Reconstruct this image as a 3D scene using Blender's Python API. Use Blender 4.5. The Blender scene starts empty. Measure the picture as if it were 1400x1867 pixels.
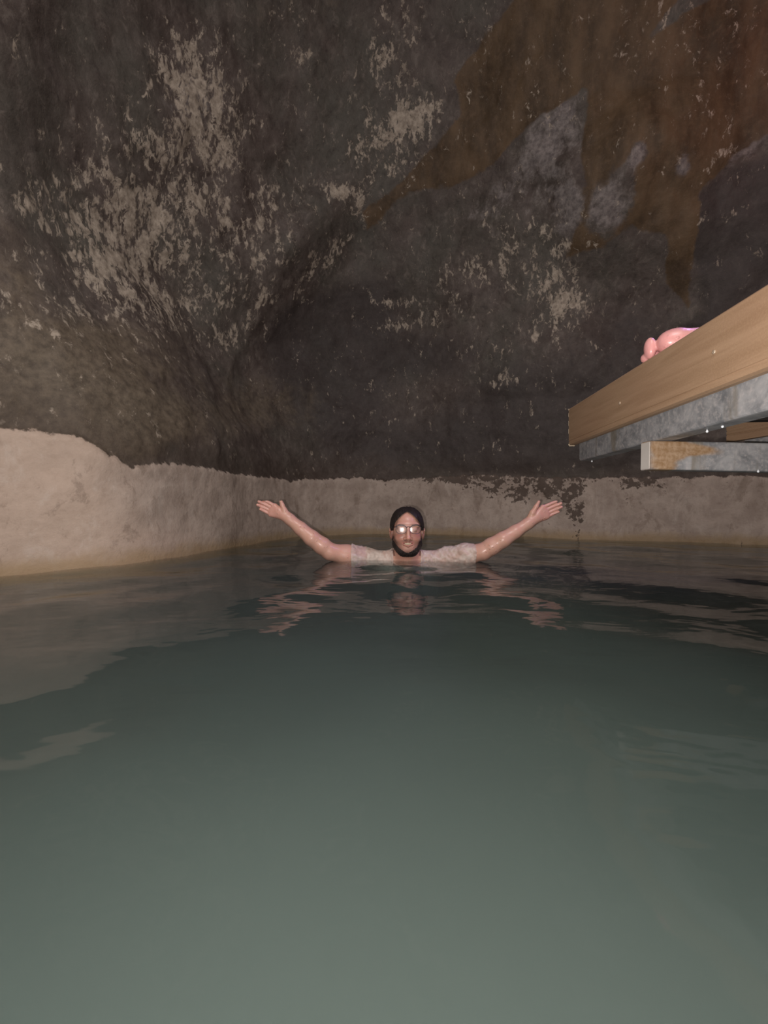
import bpy, math
import numpy as np
from mathutils import Vector

S = bpy.context.scene
COL = S.collection

# ------------------------------------------------------------------ camera, world, lights, exposure
F_PX = 750.0                 # focal length in pixels of the 1400 x 1867 frame
CAM_H = 0.287                # camera height above the water
HOR = 920.0                  # horizon row
cd = bpy.data.cameras.new('camera'); cam = bpy.data.objects.new('camera', cd); COL.objects.link(cam)
cam.location = (0, 0, CAM_H); cam.rotation_euler = (math.pi / 2, 0, 0)
cd.sensor_fit = 'VERTICAL'; cd.sensor_height = 24.0; cd.lens = 24.0 * F_PX / 1867.0
cd.shift_y = -(933.5 - HOR) / 1867.0
cd.clip_start = 0.01
S.camera = cam

w = bpy.data.worlds.new('world'); S.world = w; w.use_nodes = True
w.node_tree.nodes['Background'].inputs[0].default_value = (0.02, 0.02, 0.03, 1)
w.node_tree.nodes['Background'].inputs[1].default_value = 0.2

def light(name, kind, loc, power, color, size=0.1, rot=None):
    l = bpy.data.lights.new(name, kind); l.energy = power; l.color = color
    if kind == 'AREA': l.shape = 'DISK'; l.size = size
    else: l.shadow_soft_size = size
    o = bpy.data.objects.new(name, l); COL.objects.link(o); o.location = loc
    if rot: o.rotation_euler = rot
    return o
light('phone_flash', 'POINT', (-0.028, 0.0, CAM_H - 0.016), 62.0, (1.0, 0.90, 0.84), 0.006)
light('soft_fill', 'AREA', (0.2, -1.2, 3.6), 68.0, (1.0, 0.92, 0.88), 1.6, (math.radians(35), 0, 0))  # added soft fill above and behind the camera, stands for no real lamp
pl = light('purple_lamp', 'SPOT', (1.9, 1.45, 2.3), 42.0, (0.50, 0.28, 1.0), 0.05)
pl.rotation_euler = (Vector((0.62, 1.55, 0.30)) - pl.location).to_track_quat('-Z', 'Y').to_euler(); pl.data.spot_size = math.radians(50); pl.data.spot_blend = .6
light('red_lamp', 'POINT', (2.5, 1.7, 3.1), 3.0, (1.0, 0.08, 0.12), 0.05)

S.view_settings.view_transform = 'Standard'; S.view_settings.look = 'None'
S.view_settings.gamma = 1.0; S.view_settings.use_curve_mapping = False
S.view_settings.exposure = 0.35
try:
    S.cycles.volume_bounces = 1; S.cycles.max_bounces = 8; S.cycles.transparent_max_bounces = 12
    S.cycles.caustics_reflective = False; S.cycles.sample_clamp_indirect = 3.0
    S.cycles.volume_step_rate = 1.0
except Exception:
    pass

# ------------------------------------------------------------------ helpers
def at(px, py, Y):
    """point at depth Y seen at photo pixel (px, py); used to lay the scene out in metres"""
    return np.array([(px - 700.0) / F_PX * Y, Y, CAM_H + (HOR - py) / F_PX * Y])

def tag(o, label=None, cat=None, group=None, kind=None):
    if label: o['label'] = label
    if cat: o['category'] = cat
    if group: o['group'] = group
    if kind: o['kind'] = kind
    return o

def empty(name, loc, rz=0.0):
    o = bpy.data.objects.new(name, None); COL.objects.link(o)
    o.location = loc; o.rotation_euler = (0, 0, rz); o.empty_display_size = 0.1
    return o

def mesh_obj(name, verts, faces, mat, parent=None, smooth=False):
    me = bpy.data.meshes.new(name)
    verts = np.asarray(verts, dtype=np.float32)
    if isinstance(faces, np.ndarray) and faces.shape[1] == 4:
        me.vertices.add(len(verts)); me.vertices.foreach_set('co', verts.ravel())
        n = len(faces); me.loops.add(4 * n); me.loops.foreach_set('vertex_index', faces.astype(np.int32).ravel())
        me.polygons.add(n); me.polygons.foreach_set('loop_start', np.arange(0, 4 * n, 4, dtype=np.int32))
        try: me.polygons.foreach_set('loop_total', np.full(n, 4, dtype=np.int32))
        except Exception: pass
        me.update(calc_edges=True); me.validate()
    else:
        me.from_pydata([tuple(map(float, v)) for v in verts], [], [tuple(int(i) for i in f) for f in faces])
    if mat: me.materials.append(mat)
    if smooth:
        me.polygons.foreach_set('use_smooth', np.ones(len(me.polygons), dtype=bool))
    me.update()
    o = bpy.data.objects.new(name, me); COL.objects.link(o)
    if parent is not None: o.parent = parent
    return o

def set_col(o, name, rgb):
    a = o.data.color_attributes.new(name, 'FLOAT_COLOR', 'POINT')
    n = len(o.data.vertices); arr = np.ones((n, 4), dtype=np.float32); arr[:, :3] = rgb[:n]
    a.data.foreach_set('color', arr.ravel())

def set_float(o, name, val):
    a = o.data.attributes.new(name, 'FLOAT', 'POINT')
    a.data.foreach_set('value', np.asarray(val, dtype=np.float32))

def srgb(r, g, b):
    f = lambda c: (c / 255 / 12.92) if c / 255 <= 0.04045 else ((c / 255 + 0.055) / 1.055) ** 2.4
    return np.array([f(r), f(g), f(b)])

# numpy value noise
_rng = np.random.RandomState(7)
_T = _rng.rand(64, 64, 64).astype(np.float32)
def vnoise(x, y, z):
    xi, yi, zi = np.floor(x).astype(int), np.floor(y).astype(int), np.floor(z).astype(int)
    fx, fy, fz = x - xi, y - yi, z - zi
    fx, fy, fz = fx * fx * (3 - 2 * fx), fy * fy * (3 - 2 * fy), fz * fz * (3 - 2 * fz)
    r = 0
    for a in (0, 1):
        for b in (0, 1):
            for c in (0, 1):
                wgt = (fx if a else 1 - fx) * (fy if b else 1 - fy) * (fz if c else 1 - fz)
                r = r + wgt * _T[(xi + a) & 63, (yi + b) & 63, (zi + c) & 63]
    return r * 2 - 1
def fbm(x, y, z, o=4):
    r = 0; a = 1.0; t = 0
    for i in range(o):
        r = r + a * vnoise(x * 2 ** i + 17.3 * i, y * 2 ** i + 5.1 * i, z * 2 ** i + 9.7 * i); t += a; a *= 0.5
    return r / t

# ------------------------------------------------------------------ node helpers
class NT:
    def __init__(s, name):
        s.m = bpy.data.materials.new(name); s.m.use_nodes = True
        s.t = s.m.node_tree; s.t.nodes.clear()
        s.out = s.t.nodes.new('ShaderNodeOutputMaterial')
    def n(s, typ, **kw):
        nd = s.t.nodes.new(typ)
        for k, v in kw.items():
            if k.startswith('i_'):
                key = k[2:]; key = int(key) if key.isdigit() else key.replace('_', ' ')
                s.link(v, nd.inputs[key])
            else: setattr(nd, k, v)
        return nd
    def link(s, v, sock):
        if isinstance(v, bpy.types.NodeSocket): s.t.links.new(v, sock)
        elif isinstance(v, bpy.types.Node): s.t.links.new(v.outputs[0], sock)
        else:
            if hasattr(sock.default_value, '__len__') and hasattr(v, '__len__') and len(v) == 3 and len(sock.default_value) == 4:
                v = (*v, 1)
            sock.default_value = v
    def math(s, op, a, b=None, c=None, clamp=False):
        nd = s.t.nodes.new('ShaderNodeMath'); nd.operation = op; nd.use_clamp = clamp
        s.link(a, nd.inputs[0])
        if b is not None: s.link(b, nd.inputs[1])
        if c is not None: s.link(c, nd.inputs[2])
        return nd.outputs[0]
    def mix(s, f, a, b, mode='MIX'):
        nd = s.t.nodes.new('ShaderNodeMixRGB'); nd.blend_type = mode
        s.link(f, nd.inputs[0]); s.link(a, nd.inputs[1]); s.link(b, nd.inputs[2])
        return nd.outputs[0]
    def noise(s, vec, scale, detail=4, rough=0.55, dist=0.0):
        nd = s.t.nodes.new('ShaderNodeTexNoise'); s.link(vec, nd.inputs['Vector'])
        nd.inputs['Scale'].default_value = scale; nd.inputs['Detail'].default_value = detail
        nd.inputs['Roughness'].default_value = rough; nd.inputs['Distortion'].default_value = dist
        return nd.outputs[0]
    def mapping(s, vec, scale=(1, 1, 1), rot=(0, 0, 0), loc=(0, 0, 0)):
        nd = s.t.nodes.new('ShaderNodeMapping'); s.link(vec, nd.inputs[0])
        nd.inputs['Scale'].default_value = scale; nd.inputs['Rotation'].default_value = rot; nd.inputs['Location'].default_value = loc
        return nd.outputs[0]
    def smooth(s, v, lo, hi):
        nd = s.t.nodes.new('ShaderNodeMapRange'); nd.interpolation_type = 'SMOOTHSTEP'
        s.link(v, nd.inputs[0]); nd.inputs[1].default_value = lo; nd.inputs[2].default_value = hi
        return nd.outputs[0]
    def bump(s, h, strength, dist, normal=None):
        nd = s.t.nodes.new('ShaderNodeBump'); s.link(h, nd.inputs['Height'])
        nd.inputs['Strength'].default_value = strength; nd.inputs['Distance'].default_value = dist
        if normal is not None: s.link(normal, nd.inputs['Normal'])
        return nd.outputs[0]
    def bsdf(s, color, rough=0.6, spec=0.5, normal=None, **kw):
        nd = s.t.nodes.new('ShaderNodeBsdfPrincipled')
        s.link(color, nd.inputs['Base Color']); s.link(rough, nd.inputs['Roughness'])
        s.link(spec, nd.inputs['Specular IOR Level'])
        if normal is not None: s.link(normal, nd.inputs['Normal'])
        for k, v in kw.items(): s.link(v, nd.inputs[k.replace('_', ' ')])
        s.t.links.new(nd.outputs[0], s.out.inputs[0]); return nd

def pos_of(t): return t.n('ShaderNodeNewGeometry').outputs['Position']
def obj_of(t): return t.n('ShaderNodeTexCoord').outputs['Object']
def attr(t, name, out='Color'):
    nd = t.n('ShaderNodeAttribute'); nd.attribute_name = name
    return nd.outputs[out]

# ------------------------------------------------------------------ materials
def mat_rock():
    t = NT('cave_rock'); P = pos_of(t)
    sep1 = t.n('ShaderNodeSeparateColor', i_0=attr(t, 'stain_a')); sep2 = t.n('ShaderNodeSeparateColor', i_0=attr(t, 'stain_b'))
    white, rust, grey = sep1.outputs; tan, dark, peel = sep2.outputs
    band = attr(t, 'band', 'Fac')
    z = t.n('ShaderNodeSeparateXYZ', i_0=P).outputs[2]
    big = t.noise(P, 1.3, 5, 0.6); mid = t.noise(P, 5.5, 6, 0.62, 0.4); fine = t.noise(P, 26, 7, 0.66)
    Pd = t.mapping(P, (1.0, 1.0, 0.55), (0.0, 0.5, 0.0))
    flake = t.noise(Pd, 30, 7, 0.72, 0.6); flake2 = t.noise(Pd, 11, 5, 0.6)
    Ps = t.mapping(P, (1, 1, 0.18)); streak = t.noise(Ps, 22, 5, 0.6); streak2 = t.noise(Ps, 6, 5, 0.6)
    # dark rock
    c = t.mix(t.smooth(mid, .3, .7), (0.078, 0.060, 0.054), (0.142, 0.117, 0.107))
    c = t.mix(t.smooth(big, .4, .7), c, (0.105, 0.098, 0.085))
    c = t.mix(t.math('MULTIPLY', t.smooth(fine, .52, .8), .6), c, (0.155, 0.135, 0.12))
    c = t.mix(t.math('MULTIPLY', t.smooth(fine, .50, .25), .5), c, (0.035, 0.028, 0.026))
    mott = t.noise(t.mapping(P, (1, 1, .7), (0, .6, 0)), 15, 9, .74, .7)
    c = t.mix(t.math('MULTIPLY', t.smooth(mott, .50, .68), .65), c, (0.21, 0.182, 0.162))
    c = t.mix(t.math('MULTIPLY', t.smooth(mott, .47, .30), .55), c, (0.036, 0.029, 0.028))
    # dark stain
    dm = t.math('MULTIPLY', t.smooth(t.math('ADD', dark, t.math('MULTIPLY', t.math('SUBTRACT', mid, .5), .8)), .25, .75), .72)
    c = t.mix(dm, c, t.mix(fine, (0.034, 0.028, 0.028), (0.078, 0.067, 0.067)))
    # grey bare stone
    gm = t.smooth(t.math('ADD', grey, t.math('ADD', t.math('MULTIPLY', t.math('SUBTRACT', mott, .5), 1.6), t.math('MULTIPLY', t.math('SUBTRACT', mid, .5), 1.6))), .35, .95)
    c = t.mix(gm, c, t.mix(t.smooth(fine, .3, .7), (0.12, 0.105, 0.105), (0.30, 0.27, 0.26)))
    # tan clay
    tm = t.math('MULTIPLY', t.smooth(t.math('ADD', tan, t.math('MULTIPLY', t.math('SUBTRACT', mid, .5), 1.2)), .2, .8), .8)
    c = t.mix(tm, c, t.mix(t.smooth(fine, .3, .7), (0.10, 0.08, 0.06), (0.21, 0.17, 0.125)))
    # rust seep
    rn = t.math('ADD', rust, t.math('ADD', t.math('MULTIPLY', t.math('SUBTRACT', mid, .5), 1.5), t.math('MULTIPLY', t.math('SUBTRACT', fine, .5), .35)))
    rm = t.smooth(rn, .34, .66)
    rc = t.mix(t.smooth(streak2, .3, .7), (0.060, 0.038, 0.020), (0.150, 0.098, 0.055))
    rc = t.mix(t.math('MULTIPLY', t.smooth(fine, .45, .75), .45), rc, (0.19, 0.125, 0.075))
    c = t.mix(t.math('MULTIPLY', rm, .93), c, rc)
    # pale mineral flakes
    wn = t.math('ADD', t.math('MULTIPLY', white, .50),
                t.math('ADD', t.math('MULTIPLY', t.math('SUBTRACT', flake, .5), 2.7), t.math('MULTIPLY', t.math('SUBTRACT', flake2, .5), 1.9)))
    wm = t.smooth(wn, .36, .66)
    c = t.mix(t.math('MULTIPLY', wm, .85), c, t.mix(t.smooth(fine, .3, .7), (0.28, 0.235, 0.19), (0.62, 0.54, 0.45)))
    # mineral crust band above the water
    bn = t.math('ADD', band, t.math('ADD', t.math('MULTIPLY', t.math('SUBTRACT', streak, .5), .055), t.math('MULTIPLY', t.math('SUBTRACT', fine, .5), .05)))
    bm = t.smooth(bn, -.006, .006)
    bc = t.mix(t.smooth(mid, .3, .7), (0.37, 0.300, 0.258), (0.52, 0.435, 0.380))
    bc = t.mix(t.math('MULTIPLY', t.smooth(streak, .5, .8), .5), bc, (0.56, 0.49, 0.44))
    bc = t.mix(t.math('MULTIPLY', t.smooth(fine, .5, .25), .45), bc, (0.24, 0.185, 0.152))
    bc = t.mix(t.math('MULTIPLY', t.smooth(tan, .25, .9), .75), bc, t.mix(fine, (0.43, 0.325, 0.255), (0.66, 0.53, 0.44)))
    crk = t.noise(t.mapping(P, (1, 1, .6), (.3, .2, 0)), 7, 8, .75, .35)
    bc = t.mix(t.math('MULTIPLY', t.smooth(crk, .46, .36), .5), bc, (0.22, 0.165, 0.13))
    bc = t.mix(t.math('MULTIPLY', t.smooth(crk, .54, .66), .45), bc, (0.62, 0.54, 0.48))
    yl = t.math('ADD', t.math('MULTIPLY', t.math('SUBTRACT', mid, .5), .12), t.math('SUBTRACT', .10, z))
    bc = t.mix(t.math('MULTIPLY', t.smooth(yl, .0, .09), .65), bc, (0.33, 0.225, 0.10))
    pn = t.math('ADD', peel, t.math('ADD', t.math('MULTIPLY', t.math('SUBTRACT', mid, .5), 2.4), t.math('MULTIPLY', t.math('SUBTRACT', fine, .5), 3.0)))
    pm = t.math('MULTIPLY', t.smooth(pn, .78, .95), .85)
    bc = t.mix(pm, bc, (0.060, 0.040, 0.030))
    # brown rim just above the crust
    rim = t.math('MULTIPLY', t.smooth(bn, -.30, -.01), .45)
    c = t.mix(rim, c, t.mix(streak, (0.040, 0.026, 0.020), (0.085, 0.062, 0.048)))
    c = t.mix(bm, c, bc)
    h = t.math('ADD', t.math('MULTIPLY', fine, .5), t.math('MULTIPLY', mid, .8))
    h = t.math('ADD', h, t.math('MULTIPLY', wm, .10))
    nb = t.bump(h, .35, .03)
    t.bsdf(c, t.mix(bm, (.62, .62, .62), (.7, .7, .7)), 0.3, nb)
    return t.m

def mat_water():
    t = NT('pool_water'); P = pos_of(t)
    n1 = t.noise(t.mapping(P, (1, 1.5, 1), (0, 0, .3)), 3.2, 3, .5, .3)
    n2 = t.noise(t.mapping(P, (1, 1.9, 1), (0, 0, -.2)), 9.5, 2, .5)
    h = t.math('ADD', n1, t.math('MULTIPLY', n2, .12))
    nb = t.bump(h, .8, .010)
    fr = t.n('ShaderNodeFresnel'); t.link(nb, fr.inputs['Normal'])
    bf = t.n('ShaderNodeNewGeometry').outputs['Backfacing']
    t.link(t.math('MULTIPLY_ADD', bf, 1 / 1.34 - 1.34, 1.34), fr.inputs['IOR'])
    gl = t.n('ShaderNodeBsdfGlossy'); gl.inputs['Roughness'].default_value = .05; t.link(nb, gl.inputs['Normal'])
    tr = t.n('ShaderNodeBsdfTransparent')
    mx = t.n('ShaderNodeMixShader'); t.link(fr, mx.inputs[0]); t.link(tr, mx.inputs[1]); t.link(gl, mx.inputs[2])
    t.t.links.new(mx.outputs[0], t.out.inputs['Surface'])
    vs = t.n('ShaderNodeVolumeScatter'); vs.inputs['Color'].default_value = (.76, .87, .82, 1)
    vs.inputs['Density'].default_value = 0.85; vs.inputs['Anisotropy'].default_value = 0.1
    va = t.n('ShaderNodeVolumeAbsorption'); va.inputs['Color'].default_value = (.10, .30, .26, 1); va.inputs['Density'].default_value = 4.2
    ad = t.n('ShaderNodeAddShader'); t.link(vs, ad.inputs[0]); t.link(va, ad.inputs[1])
    t.t.links.new(ad.outputs[0], t.out.inputs['Volume'])
    return t.m

def mat_composite():
    t = NT('composite_board'); P = obj_of(t)
    Pg = t.mapping(P, (6, .35, 6)); g = t.noise(Pg, 9, 6, .6, .6); g2 = t.noise(t.mapping(P, (3, .6, 12)), 14, 4, .6)
    fine = t.noise(P, 260, 2, .5); blot = t.noise(P, 3.5, 3, .5)
    c = t.mix(t.smooth(g, .3, .7), (0.27, 0.175, 0.105), (0.345, 0.232, 0.148))
    c = t.mix(t.math('MULTIPLY', t.smooth(g2, .55, .8), .3), c, (0.20, 0.125, 0.07))
    c = t.mix(t.math('MULTIPLY', t.smooth(fine, .4, .7), .25), c, (0.42, 0.29, 0.18))
    c = t.mix(t.math('MULTIPLY', t.smooth(blot, .4, .7), .3), c, (0.30, 0.18, 0.115))
    t.bsdf(c, .55, .4, t.bump(t.math('ADD', g, t.math('MULTIPLY', fine, .3)), .25, .002))
    return t.m

def mat_steel():
    t = NT('galvanised_steel'); P = obj_of(t)
    a = t.noise(P, 16, 6, .65, .6); b = t.noise(t.mapping(P, (8, 2, 2)), 9, 4, .6); f = t.noise(P, 90, 4, .6)
    v = t.n('ShaderNodeTexVoronoi'); t.link(P, v.inputs['Vector']); v.inputs['Scale'].default_value = 70
    c = t.mix(t.smooth(a, .3, .7), (0.15, 0.163, 0.178), (0.38, 0.39, 0.405))
    c = t.mix(t.math('MULTIPLY', t.smooth(f, .46, .7), .55), c, (0.52, 0.50, 0.50))
    c = t.mix(t.math('MULTIPLY', v.outputs['Color'], .12), c, (0.5, .5, .52))
    dr = t.noise(t.mapping(P, (2.2, 2.2, .3)), 6.0, 4, .6)
    c = t.mix(t.math('MULTIPLY', t.smooth(dr, .53, .66), .6), c, (0.17, 0.14, 0.09))
    rs = t.noise(t.mapping(P, (1, 1, 2.5)), 5.0, 4, .55, .8)
    stain = attr(t, 'stain', 'Fac')
    rsm = t.smooth(t.math('ADD', t.math('MULTIPLY', t.math('SUBTRACT', rs, .5), 1.3), stain), .28, .68)
    c = t.mix(t.math('MULTIPLY', rsm, .9), c, t.mix(t.smooth(f, .3, .7), (0.30, 0.175, 0.075), (0.46, 0.32, 0.20)))
    bs = t.bsdf(c, t.mix(a, (.38,) * 3, (.6,) * 3), .5, t.bump(f, .2, .002))
    bs.inputs['Metallic'].default_value = .25
    return t.m

def simple(name, col, rough=.5, spec=.5, metal=0., nscale=40, var=.15, bumpd=0.0):
    t = NT(name); P = obj_of(t); n = t.noise(P, nscale, 4, .6)
    c = t.mix(n, tuple(np.array(col) * (1 - var)), tuple(np.array(col) * (1 + var)))
    b = t.bsdf(c, rough, spec, t.bump(n, .4, bumpd) if bumpd else None); b.inputs['Metallic'].default_value = metal
    return t.m

def mat_skin():
    t = NT('wet_skin'); P = pos_of(t)
    col = attr(t, 'pigment'); n = t.noise(P, 45, 4, .6); n2 = t.noise(P, 220, 2, .6)
    c = t.mix(t.math('MULTIPLY', t.smooth(n, .35, .75), .22), col, (0.55, 0.22, 0.17), 'MIX')
    vo = t.n('ShaderNodeTexVoronoi'); t.link(P, vo.inputs['Vector']); vo.inputs['Scale'].default_value = 62
    dr = t.math('MULTIPLY', t.smooth(vo.outputs['Distance'], .30, .05), t.smooth(t.n('ShaderNodeSeparateColor', i_0=vo.outputs['Color']).outputs[0], .72, .75))
    nb = t.bump(t.math('ADD', n2, t.math('MULTIPLY', n, .5)), .22, .002)
    nb = t.bump(dr, .5, .004, nb)
    b = t.bsdf(c, t.math('MULTIPLY_ADD', dr, -.25, .42), .45, nb)
    b.inputs['Subsurface Weight'].default_value = .12
    b.inputs['Subsurface Radius'].default_value = (1, .3, .15); b.inputs['Subsurface Scale'].default_value = .006
    b.inputs['Coat Weight'].default_value = .2; b.inputs['Coat Roughness'].default_value = .2
    return t.m

def mat_hair():
    t = NT('dark_hair'); P = obj_of(t)
    n = t.noise(t.mapping(P, (7, 1.5, 1.5)), 45, 4, .6); c = t.mix(n, (0.008, 0.006, 0.006), (0.034, 0.026, 0.023))
    t.bsdf(c, .5, .35, t.bump(n, .7, .004)); return t.m

def mat_shirt():
    t = NT('wet_shirt'); P = obj_of(t)
    n = t.noise(P, 18, 4, .6, .6); f = t.noise(P, 240, 2, .6)
    c = t.mix(t.smooth(n, .35, .65), (0.50, 0.36, 0.31), (0.60, 0.52, 0.47))
    t.bsdf(c, .5, .35, t.bump(t.math('ADD', n, t.math('MULTIPLY', f, .1)), .5, .006)); return t.m

def mat_lens():
    t = NT('lens_glass')
    fr = t.n('ShaderNodeFresnel'); fr.inputs['IOR'].default_value = 1.6
    f2 = t.math('MULTIPLY', fr.outputs[0], 1.6, clamp=True)
    g1 = t.n('ShaderNodeBsdfGlossy'); g1.inputs['Roughness'].default_value = .20
    tr = t.n('ShaderNodeBsdfTransparent'); tr.inputs[0].default_value = (.93, .93, .93, 1)
    mx = t.n('ShaderNodeMixShader'); t.link(f2, mx.inputs[0]); t.link(tr, mx.inputs[1]); t.link(g1, mx.inputs[2])
    t.t.links.new(mx.outputs[0], t.out.inputs[0]); return t.m

M = dict(rock=mat_rock(), water=mat_water(), board=mat_composite(), steel=mat_steel(), skin=mat_skin(), hair=mat_hair(),
         shirt=mat_shirt(), lens=mat_lens(),
         frame=simple('glasses_frame', (0.05, 0.05, 0.06), .25, .7, .6),
         teeth=simple('tooth_enamel', (0.80, 0.70, 0.52), .3, .5, 0, 30, .05),
         eye=simple('eyeball', (0.55, 0.5, 0.47), .2, .6, 0, 10, .03), iris=simple('iris_brown', (0.05, 0.03, 0.02), .2, .6),
         shorts=simple('dark_swimwear', (0.02, 0.03, 0.06), .7, .3),
         silt=simple('pool_silt', (0.10, 0.10, 0.08), .9, .1, 0, 3, .4),
         chip=simple('cut_board_edge', (0.55, 0.46, 0.34), .7, .3, 0, 60, .3),
         cap=simple('steel_end_cap', (0.50, 0.48, 0.45), .5, .4, .1, 25, .12),
         dark=simple('joist_shade_dark', (0.035, 0.03, 0.028), .7, .2),  # joists near black: the shade under the deck is put into their colour
         screw=simple('screw_head', (0.45, 0.36, 0.27), .35, .6, .4))
def mat_drop():
    t = NT('water_drop'); t.bsdf((.8, .85, .9), .05, .9); return t.m
M['drop'] = mat_drop()

# ------------------------------------------------------------------ cave wall
CTRL = np.array([(-1.60, 1.66), (-1.25, 2.00), (-1.07, 2.55), (-0.98, 3.05), (-0.78, 3.60), (-0.35, 3.98), (0.25, 4.05), (0.95, 3.80),
                 (1.64, 3.45), (2.30, 3.17), (2.90, 2.88), (3.5, 2.2), (3.9, 1.0), (3.8, -0.6), (3.1, -2.1), (1.6, -2.9), (0.0, -2.8), (-1.3, -2.0),
                 (-2.1, -0.8), (-2.15, 0.4), (-1.95, 1.15)])
def catmull(P, n):
    out = []
    N = len(P)
    for i in range(N):
        p0, p1, p2, p3 = P[(i - 1) % N], P[i], P[(i + 1) % N], P[(i + 2) % N]
        front = p1[1] > 0.9 or p2[1] > 0.9
        k = n * 4 if front else n
        t = np.linspace(0, 1, k, endpoint=False)[:, None]
        out.append(.5 * ((2 * p1) + (-p0 + p2) * t + (2 * p0 - 5 * p1 + 4 * p2 - p3) * t ** 2 + (-p0 + 3 * p1 - 3 * p2 + p3) * t ** 3))
    return np.vstack(out)
foot = catmull(CTRL, 13)
CUP = CTRL.copy(); CUP[:8] = [(-1.70, 1.70), (-1.72, 2.20), (-1.58, 2.75), (-1.32, 3.25), (-0.95, 3.70), (-0.38, 4.02), (0.25, 4.05), (0.95, 3.85)]
CUP[-1] = (-2.0, 1.10)
foot_up = catmull(CUP, 13)
C0 = np.array([0.5, 0.6])
TOP = 5.4
hz = np.concatenate([np.linspace(-1.7, -0.1, 10), np.linspace(-0.05, 1.2, 110), np.linspace(1.2, 4.6, 230)[1:], TOP - 0.8 * np.cos(np.linspace(0, 1, 26)[1:] * math.pi / 2) ])
hz = np.unique(np.round(hz, 5))
def shrink(h):
    q = np.clip(h / TOP, 0, 1)
    return np.sqrt(np.clip(1 - q ** 2.6, 0, 1))

# stain chart: the wall is unrolled to (u, v) as a surveyor standing at the pool's edge would draw it
def blob(u, v, cx, cy, rx, ry, ang=0):
    a = math.radians(ang); du, dv = u - cx, v - cy
    x = du * math.cos(a) + dv * math.sin(a); y = -du * math.sin(a) + dv * math.cos(a)
    return np.exp(-((x / rx) ** 2 + (y / ry) ** 2))
def poly(u, v, pts, soft=14.0):
    pts = np.array(pts, float); inside = np.zeros(u.shape, bool); dmin = np.full(u.shape, 1e9)
    for i in range(len(pts)):
        a, b = pts[i], pts[(i + 1) % len(pts)]
        cond = ((a[1] > v) != (b[1] > v)) & (u < (b[0] - a[0]) * (v - a[1]) / (b[1] - a[1] + 1e-9) + a[0]); inside ^= cond
        e = b - a; t = np.clip(((u - a[0]) * e[0] + (v - a[1]) * e[1]) / (e @ e), 0, 1)
        dmin = np.minimum(dmin, np.hypot(u - a[0] - t * e[0], v - a[1] - t * e[1]))
    sd = np.where(inside, dmin, -dmin)
    return np.clip(.5 + sd / (2 * soft), 0, 1)
WHITE = [(335, 130, 70, 70, 30, 1.0), (375, 205, 75, 60, 30, 1.0), (300, 260, 70, 40, 0, .7), (385, 275, 45, 30, 20, 1.0), (240, 400, 60, 70, 0, 1.15),
         (225, 500, 70, 80, 0, .8), (110, 360, 75, 45, 20, .75), (30, 360, 40, 40, 0, .5), (350, 355, 55, 28, 0, .85), (405, 412, 14, 16, 0, .9),
         (715, 250, 85, 40, -22, 1.25), (700, 110, 40, 75, 15, .9), (760, 200, 55, 35, -30, .8), (625, 355, 52, 16, 8, 1.2), (700, 320, 60, 18, -25, .9),
         (590, 470, 60, 20, -42, .9), (645, 385, 30, 14, 20, .7), (520, 350, 35, 30, 0, .6), (480, 545, 24, 16, 0, .9), (430, 610, 40, 20, -45, .8),
         (850, 495, 85, 26, -12, .9), (940, 430, 60, 50, 0, .5), (722, 580, 48, 13, 0, 1.0), (720, 540, 45, 12, 0, .8), (1000, 500, 70, 50, -35, .75), (1040, 540, 40, 40, -40, .9),
         (820, 560, 60, 25, -10, .6), (1010, 600, 60, 40, -40, .5), (870, 640, 60, 16, 0, .5), (735, 705, 60, 40, 0, .35), (345, 560, 60, 60, 0, .5), (545, 108, 24, 22, 30, .8), (510, 20, 20, 30, 20, .8),
         (120, 470, 170, 140, 0, .42), (330, 480, 130, 160, 0, .42), (60, 620, 120, 60, 0, .4), (280, 330, 200, 120, 0, .12), (470, 420, 60, 60, 0, .35), (850, 60, 70, 50, 0, .4), (1375, 465, 26, 12, 0, .8), (1325, 290, 40, 14, -35, .8), (1240, 40, 150, 60, 0, .25), (170, 250, 60, 60, 50, .5),
         (440, 440, 90, 120, 0, .3), (1010, 180, 60, 60, 0, .25), (1030, 440, 30, 30, 40, .6), (930, 690, 60, 22, 0, .4)]
RUST = [[(860, 100), (960, -30), (1250, -30), (1180, 60), (1075, 150), (975, 225), (905, 312), (830, 338), (748, 352), (700, 388), (672, 414), (664, 385), (740, 325), (800, 268), (842, 215), (830, 150)],
        [(1072, 150), (1180, 70), (1300, -30), (1600, -120), (1850, 60), (1600, 190), (1430, 235), (1330, 295), (1272, 362), (1268, 450), (1262, 545), (1225, 505), (1210, 432), (1150, 425), (1100, 462), (1033, 468), (1058, 400), (1062, 300)]]
HOLES = [(1105, 400, 42, 38, -30, 1.1), (1155, 318, 16, 30, 20, .9), (1238, 325, 18, 30, 20, .8), (1130, 360, 20, 30, 0, .7), (1370, 30, 60, 40, 0, .4)]
GREY = [(1010, 260, 55, 95, 25, 1.0), (1035, 400, 30, 60, -20, .8), (900, 380, 90, 40, -25, .6), (1105, 400, 45, 42, -30, 1.1), (1155, 318, 18, 34, 20, 1.0),
        (1238, 325, 20, 34, 20, 1.0), (1360, 275, 70, 16, -35, 1.0), (340, 180, 80, 80, 20, .5), (600, 240, 60, 60, 0, .25)]
TAN = [(120, 720, 190, 110, 0, .9), (150, 650, 110, 70, 0, .8), (500, 740, 120, 60, 0, .5), (20, 560, 60, 200, 0, .6), (280, 780, 120, 50, 0, .6), (560, 20, 150, 60, 0, .35),
       (40, 930, 220, 120, 0, 1.0), (250, 1010, 250, 50, -4, .6), (330, 560, 60, 120, 0, .25)]
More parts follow.
